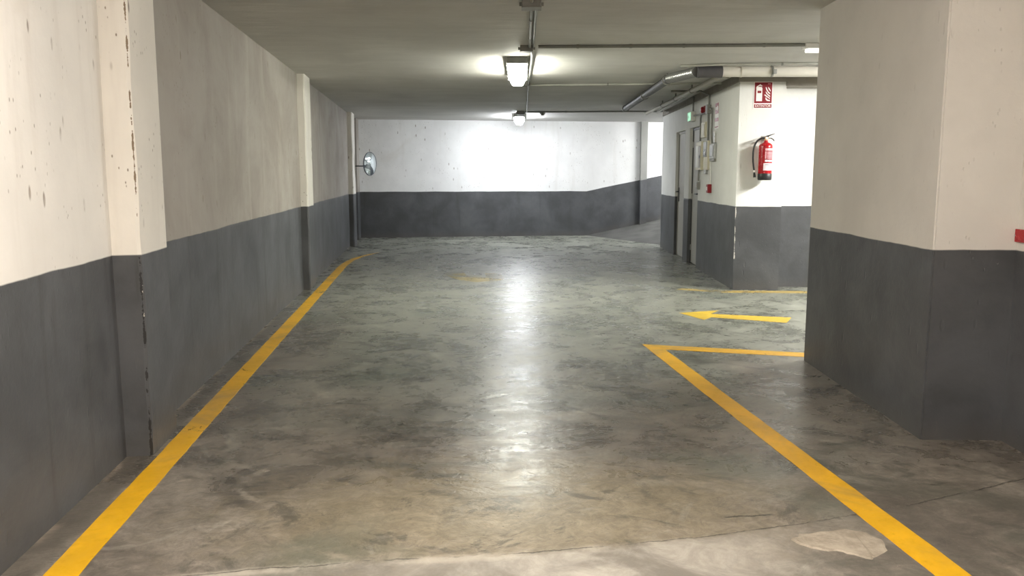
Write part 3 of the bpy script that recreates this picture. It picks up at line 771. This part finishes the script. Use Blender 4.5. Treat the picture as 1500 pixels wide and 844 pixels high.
# switch
r = side_thing('wall_switch', 'small grey switch box below the large cream panel', 'switch', 2.28, 1.175)
bm = nb(); box(bm, -0.04, 0.04, -0.045, 0, 0, 0.11, 0.006); obj('body', bm, M_boxgrey, r)
bm = nb(); box(bm, -0.022, 0.022, -0.052, -0.045, 0.03, 0.08, 0.003); obj('rocker', bm, M_conduit_l, r)
# red call point
r = side_thing('alarm_call_point', 'small red manual alarm call point low on the block wall', 'alarm call point', 1.47, 1.14)
bm = nb(); box(bm, -0.055, 0.055, -0.055, 0, 0, 0.12, 0.008); obj('body', bm, M_redbox, r)
bm = nb(); box(bm, -0.028, 0.028, -0.060, -0.055, 0.035, 0.085, 0.003); obj('glass_plate', bm, M_signwhite, r)
# alarm sign (seen on edge)
r = side_thing('alarm_sign', 'narrow red and white fire alarm sign seen on edge near the block corner', 'sign', 1.215, 1.99)
bm = nb(); box(bm, -0.105, 0.105, -0.004, 0, 0.0, 0.345, 0.001); obj('plate', bm, M_signwhite, r)
bm = nb(); box(bm, -0.10, 0.10, -0.006, -0.004, 0.20, 0.34); p_ = obj('pictogram_field', bm, M_redsign, r)
bm = nb(); lathe(bm, [(0.035, 0), (0.035, 0.001), (0.0, 0.001)], 20, Matrix.Translation((0.04, -0.006, 0.27)) @ Matrix.Rotation(PI / 2, 4, 'X'))
box(bm, -0.07, -0.02, -0.007, -0.006, 0.25, 0.29); obj('pictogram', bm, M_signwhite, p_)
bm = nb(); box(bm, -0.10, 0.10, -0.006, -0.004, 0.10, 0.145); box(bm, -0.10, 0.10, -0.006, -0.004, 0.02, 0.035); obj('text_band', bm, M_redsign, r)

# ------------------------------------------------------------------ front face: sign and extinguisher
c = F(0.275)
r = thing('extinguisher_sign', 'red and white extinguisher sign on the bright wall above the extinguisher', 'sign', (c[0], c[1], 2.165), RF)
bm = nb(); box(bm, -0.112, 0.112, -0.004, 0, 0.0, 0.312, 0.001); obj('plate', bm, M_signwhite, r)
bm = nb(); box(bm, -0.102, 0.102, -0.0055, -0.004, 0.062, 0.302, 0.0005); fld = obj('pictogram_field', bm, M_redsign, r)
bm = nb()
Y0, Y1 = -0.0068, -0.0055
outline(bm, [(-0.082, 0.085), (-0.012, 0.085), (-0.012, 0.235), (-0.022, 0.250), (-0.072, 0.250), (-0.082, 0.235)], Y0, Y1)
outline(bm, [(-0.088, 0.232), (-0.078, 0.256), (-0.052, 0.272), (-0.040, 0.282), (-0.012, 0.262), (-0.012, 0.256), (-0.040, 0.262), (-0.064, 0.254), (-0.080, 0.238)], Y0 - 0.0002, Y1)
obj('extinguisher_pictogram', bm, M_signwhite, fld)
bm = nb(); box(bm, -0.068, -0.024, -0.0075, -0.0068, 0.178, 0.205); obj('pictogram_label', bm, M_redbox, fld)
bm = nb()
def blade(pts): outline(bm, pts, Y0, Y1)
blade([(0.024, 0.245), (0.034, 0.215), (0.058, 0.178), (0.082, 0.165), (0.078, 0.180), (0.060, 0.196), (0.044, 0.222), (0.036, 0.246)])
blade([(0.052, 0.245), (0.062, 0.220), (0.084, 0.196), (0.084, 0.212), (0.070, 0.236), (0.060, 0.246)])
blade([(0.026, 0.195), (0.034, 0.172), (0.056, 0.150), (0.082, 0.130), (0.080, 0.148), (0.062, 0.162), (0.044, 0.178), (0.036, 0.192)])
blade([(0.012, 0.155), (0.030, 0.140), (0.052, 0.126), (0.080, 0.108), (0.080, 0.120), (0.060, 0.134), (0.040, 0.150), (0.020, 0.164)])
blade([(0.026, 0.125), (0.030, 0.104), (0.046, 0.088), (0.080, 0.084), (0.080, 0.098), (0.054, 0.104), (0.040, 0.118), (0.034, 0.130)])
obj('flame_pictogram', bm, M_signwhite, fld)
bm = nb()
for k, hgt in enumerate((0.014, 0.014, 0.014)): box(bm, 0.052 + k * 0.011, 0.060 + k * 0.011, Y0, Y1, 0.280, 0.280 + hgt * 0.6)
obj('small_marking', bm, M_pink, fld)
bm = nb(); box(bm, -0.102, 0.102, -0.0055, -0.004, 0.008, 0.050, 0.0005); tb = obj('text_band', bm, M_redsign, r)
bm = shift(text_mesh('EXTINTOR', 0.036, 0.182), (0, -0.0062, 0.029)); obj('lettering', bm, M_signwhite, tb)

c = F(0.300)
r = thing('fire_extinguisher', 'red fire extinguisher with black hose hung on the bright wall of the block', 'fire extinguisher', (c[0], c[1], 1.325), RF)
CY = -0.115; R0 = 0.079
T = Matrix.Translation((0, CY, 0))
bm = nb(); prof = [(R0, 0.075), (R0, 0.39)] + [(R0 * math.cos(a), 0.39 + 0.055 * math.sin(a)) for a in [PI / 2 * k / 8 for k in range(1, 7)]] + [(0.024, 0.447), (0.022, 0.465)]
lathe(bm, prof, 40, T); body = obj('cylinder', bm, M_red, r, True)
bm = nb(); lathe(bm, [(0.070, 0.0), (0.078, 0.006), (0.081, 0.02), (0.081, 0.075), (R0, 0.079)], 40, T); obj('base_skirt', bm, M_black, r, True)
def label_patch(a0, a1, z0, z1, rr, mat, name, par):
    bm = nb(); n = 16; ring = []
    for k in range(n + 1):
        a = a0 + (a1 - a0) * k / n
        ring.append([bm.verts.new((q * math.sin(a), CY - q * math.cos(a), z)) for q, z in ((rr, z0), (rr, z1), (rr - 0.0012, z1), (rr - 0.0012, z0))])
    for p, q in zip(ring, ring[1:]):
        for i in range(4): bm.faces.new((p[i], q[i], q[(i + 1) % 4], p[(i + 1) % 4]))
    bm.faces.new(ring[0]); bm.faces.new(ring[-1][::-1])
    return obj(name, bm, mat, par, True)
lb = label_patch(-0.35, 1.25, 0.205, 0.375, R0 + 0.0008, M_redsign, 'instruction_label', body)
label_patch(-0.30, 1.2, 0.345, 0.370, R0 + 0.0016, M_pink, 'label_heading', body)
for k in range(3):
    label_patch(-0.30 + k * 0.50, 0.10 + k * 0.50, 0.215, 0.238, R0 + 0.0016, M_labelwhite, 'label_picture', body)
for k in range(5): label_patch(-0.05, 1.15, 0.255 + k * 0.017, 0.262 + k * 0.017, R0 + 0.0016, M_pink, 'label_line', body)
label_patch(-0.30, -0.14, 0.250, 0.335, R0 + 0.0016, M_pink, 'label_picture', body)
sl = label_patch(-0.50, 1.25, 0.115, 0.198, R0 + 0.0010, M_labelwhite, 'service_label', body)
for k, (a, b) in enumerate(((-0.30, 0.9), (-0.30, 0.4), (-0.30, 0.5))): label_patch(a, b, 0.178 - k * 0.018, 0.183 - k * 0.018, R0 + 0.0018, M_dark if k == 0 else M_pink, 'label_line', body)
bm = nb(); lathe(bm, [(0.020, 0.458), (0.020, 0.478), (0.016, 0.482), (0.016, 0.505)], 16, T); box(bm, -0.018, 0.03, CY - 0.014, CY + 0.014, 0.478, 0.500, 0.003); obj('valve', bm, M_brass, r, True)
bm = nb(); outline(bm, [(-0.020, 0.500), (0.006, 0.520), (0.098, 0.545), (0.100, 0.540), (0.034, 0.512), (0.022, 0.496), (-0.016, 0.492)], CY - 0.010, CY + 0.010); obj('lever', bm, M_black, r)
bm = nb(); outline(bm, [(0.020, 0.494), (0.060, 0.494), (0.088, 0.478), (0.100, 0.458), (0.094, 0.455), (0.080, 0.472), (0.056, 0.485), (0.020, 0.484)], CY - 0.009, CY + 0.009); obj('carry_handle', bm, M_black, r)
bm = nb(); lathe(bm, [(0.014, 0), (0.014, 0.012), (0.011, 0.014), (0, 0.014)], 16, Matrix.Translation((0.004, CY - 0.014, 0.490)) @ Matrix.Rotation(PI / 2, 4, 'X')); obj('gauge', bm, M_signwhite, r, True)
hp = curve_pts([(-0.014, CY, 0.490), (-0.055, CY, 0.488), (-0.105, CY + 0.005, 0.452), (-0.135, CY + 0.01, 0.38), (-0.142, CY + 0.01, 0.28), (-0.134, CY + 0.008, 0.18), (-0.122, CY + 0.005, 0.110)], 8)
bm = nb(); tube(bm, hp, 0.0105, 12); obj('hose', bm, M_black, r, True)
bm = nb(); tube(bm, [(-0.124, CY + 0.005, 0.118), (-0.121, CY + 0.005, 0.094)], 0.0125, 12); obj('hose_collar', bm, M_signwhite, r, True)
bm = nb(); tube(bm, [(-0.121, CY + 0.005, 0.096), (-0.116, CY + 0.004, 0.034)], 0.013, 12, rad=[0.012, 0.0165]); obj('nozzle', bm, M_black, r, True)
bm = nb(); box(bm, -0.03, 0.03, -0.006, 0, 0.36, 0.52, 0.002); box(bm, -0.012, 0.012, CY + 0.012, 0.0, 0.470, 0.482, 0.002); box(bm, -0.03, 0.03, -0.04, 0, 0.10, 0.12, 0.002); obj('wall_bracket', bm, M_steel, r)

# ------------------------------------------------------------------ convex mirror at the far left
r = thing('convex_mirror', 'round convex traffic mirror on an arm at the far left corner', 'mirror', (XL + 0.035, 17.15, 1.555))
mc = Vector((0.33, 0.0, 0.045))
mn = Vector((0.87, -0.49, -0.02)).normalized()
q = mn.to_track_quat('Z', 'Y').to_matrix().to_4x4(); TM = Matrix.Translation(mc) @ q
bm = nb(); RM = 0.228
lathe(bm, [(RM * math.sin(a) / math.sin(0.62) , 0.02 + 0.26 * (math.cos(a) - math.cos(0.62))) for a in [0.62 * (1 - k / 14) for k in range(15)]], 48, TM); obj('glass', bm, M_glassmir, r, True)
bm = nb(); ring = [(mc + q.to_3x3() @ Vector((RM * math.cos(2 * PI * k / 48), RM * math.sin(2 * PI * k / 48), 0.015))) for k in range(49)]; tube(bm, ring, 0.011, 8, cap=False); obj('rim', bm, M_rim, r, True)
bm = nb(); lathe(bm, [(0.0, -0.035), (0.12, -0.03), (0.20, -0.012), (RM, 0.012)], 40, TM); obj('back_shell', bm, plain('mirror_back', (0.35, 0.36, 0.37), 0.5), r, True)
bm = nb(); e = mc + q.to_3x3() @ Vector((0, 0, -0.03)); tube(bm, [(0.0, 0, 0), (e.x - 0.04, e.y, 0.0), tuple(e)], 0.013, 10); obj('arm', bm, M_dark, r, True)
bm = nb(); box(bm, -0.035, -0.012, -0.05, 0.05, -0.08, 0.08, 0.003); box(bm, -0.02, 0.01, -0.02, 0.02, -0.02, 0.02, 0.003); obj('mounting_plate', bm, M_dark, r)

# ------------------------------------------------------------------ red marker plate on the right wall
cc = c1 - dr * 0.22
r = thing('red_marker_plate', 'red strip on the wall at the right edge of the photo', 'marker plate', (cc.x, cc.y, 1.055), -(PI / 2 + math.atan2(dr.x, dr.y)))
bm = nb(); box(bm, -0.25, 0.185, -0.012, 0, 0, 0.066, 0.003); obj('plate', bm, M_red, r)
bm = nb()
for x in (-0.22, 0.15): lathe(bm, [(0.006, 0), (0.006, 0.002), (0, 0.003)], 12, Matrix.Translation((x, -0.012, 0.033)) @ Matrix.Rotation(PI / 2, 4, 'X'))
obj('screw', bm, M_steel, r, True)
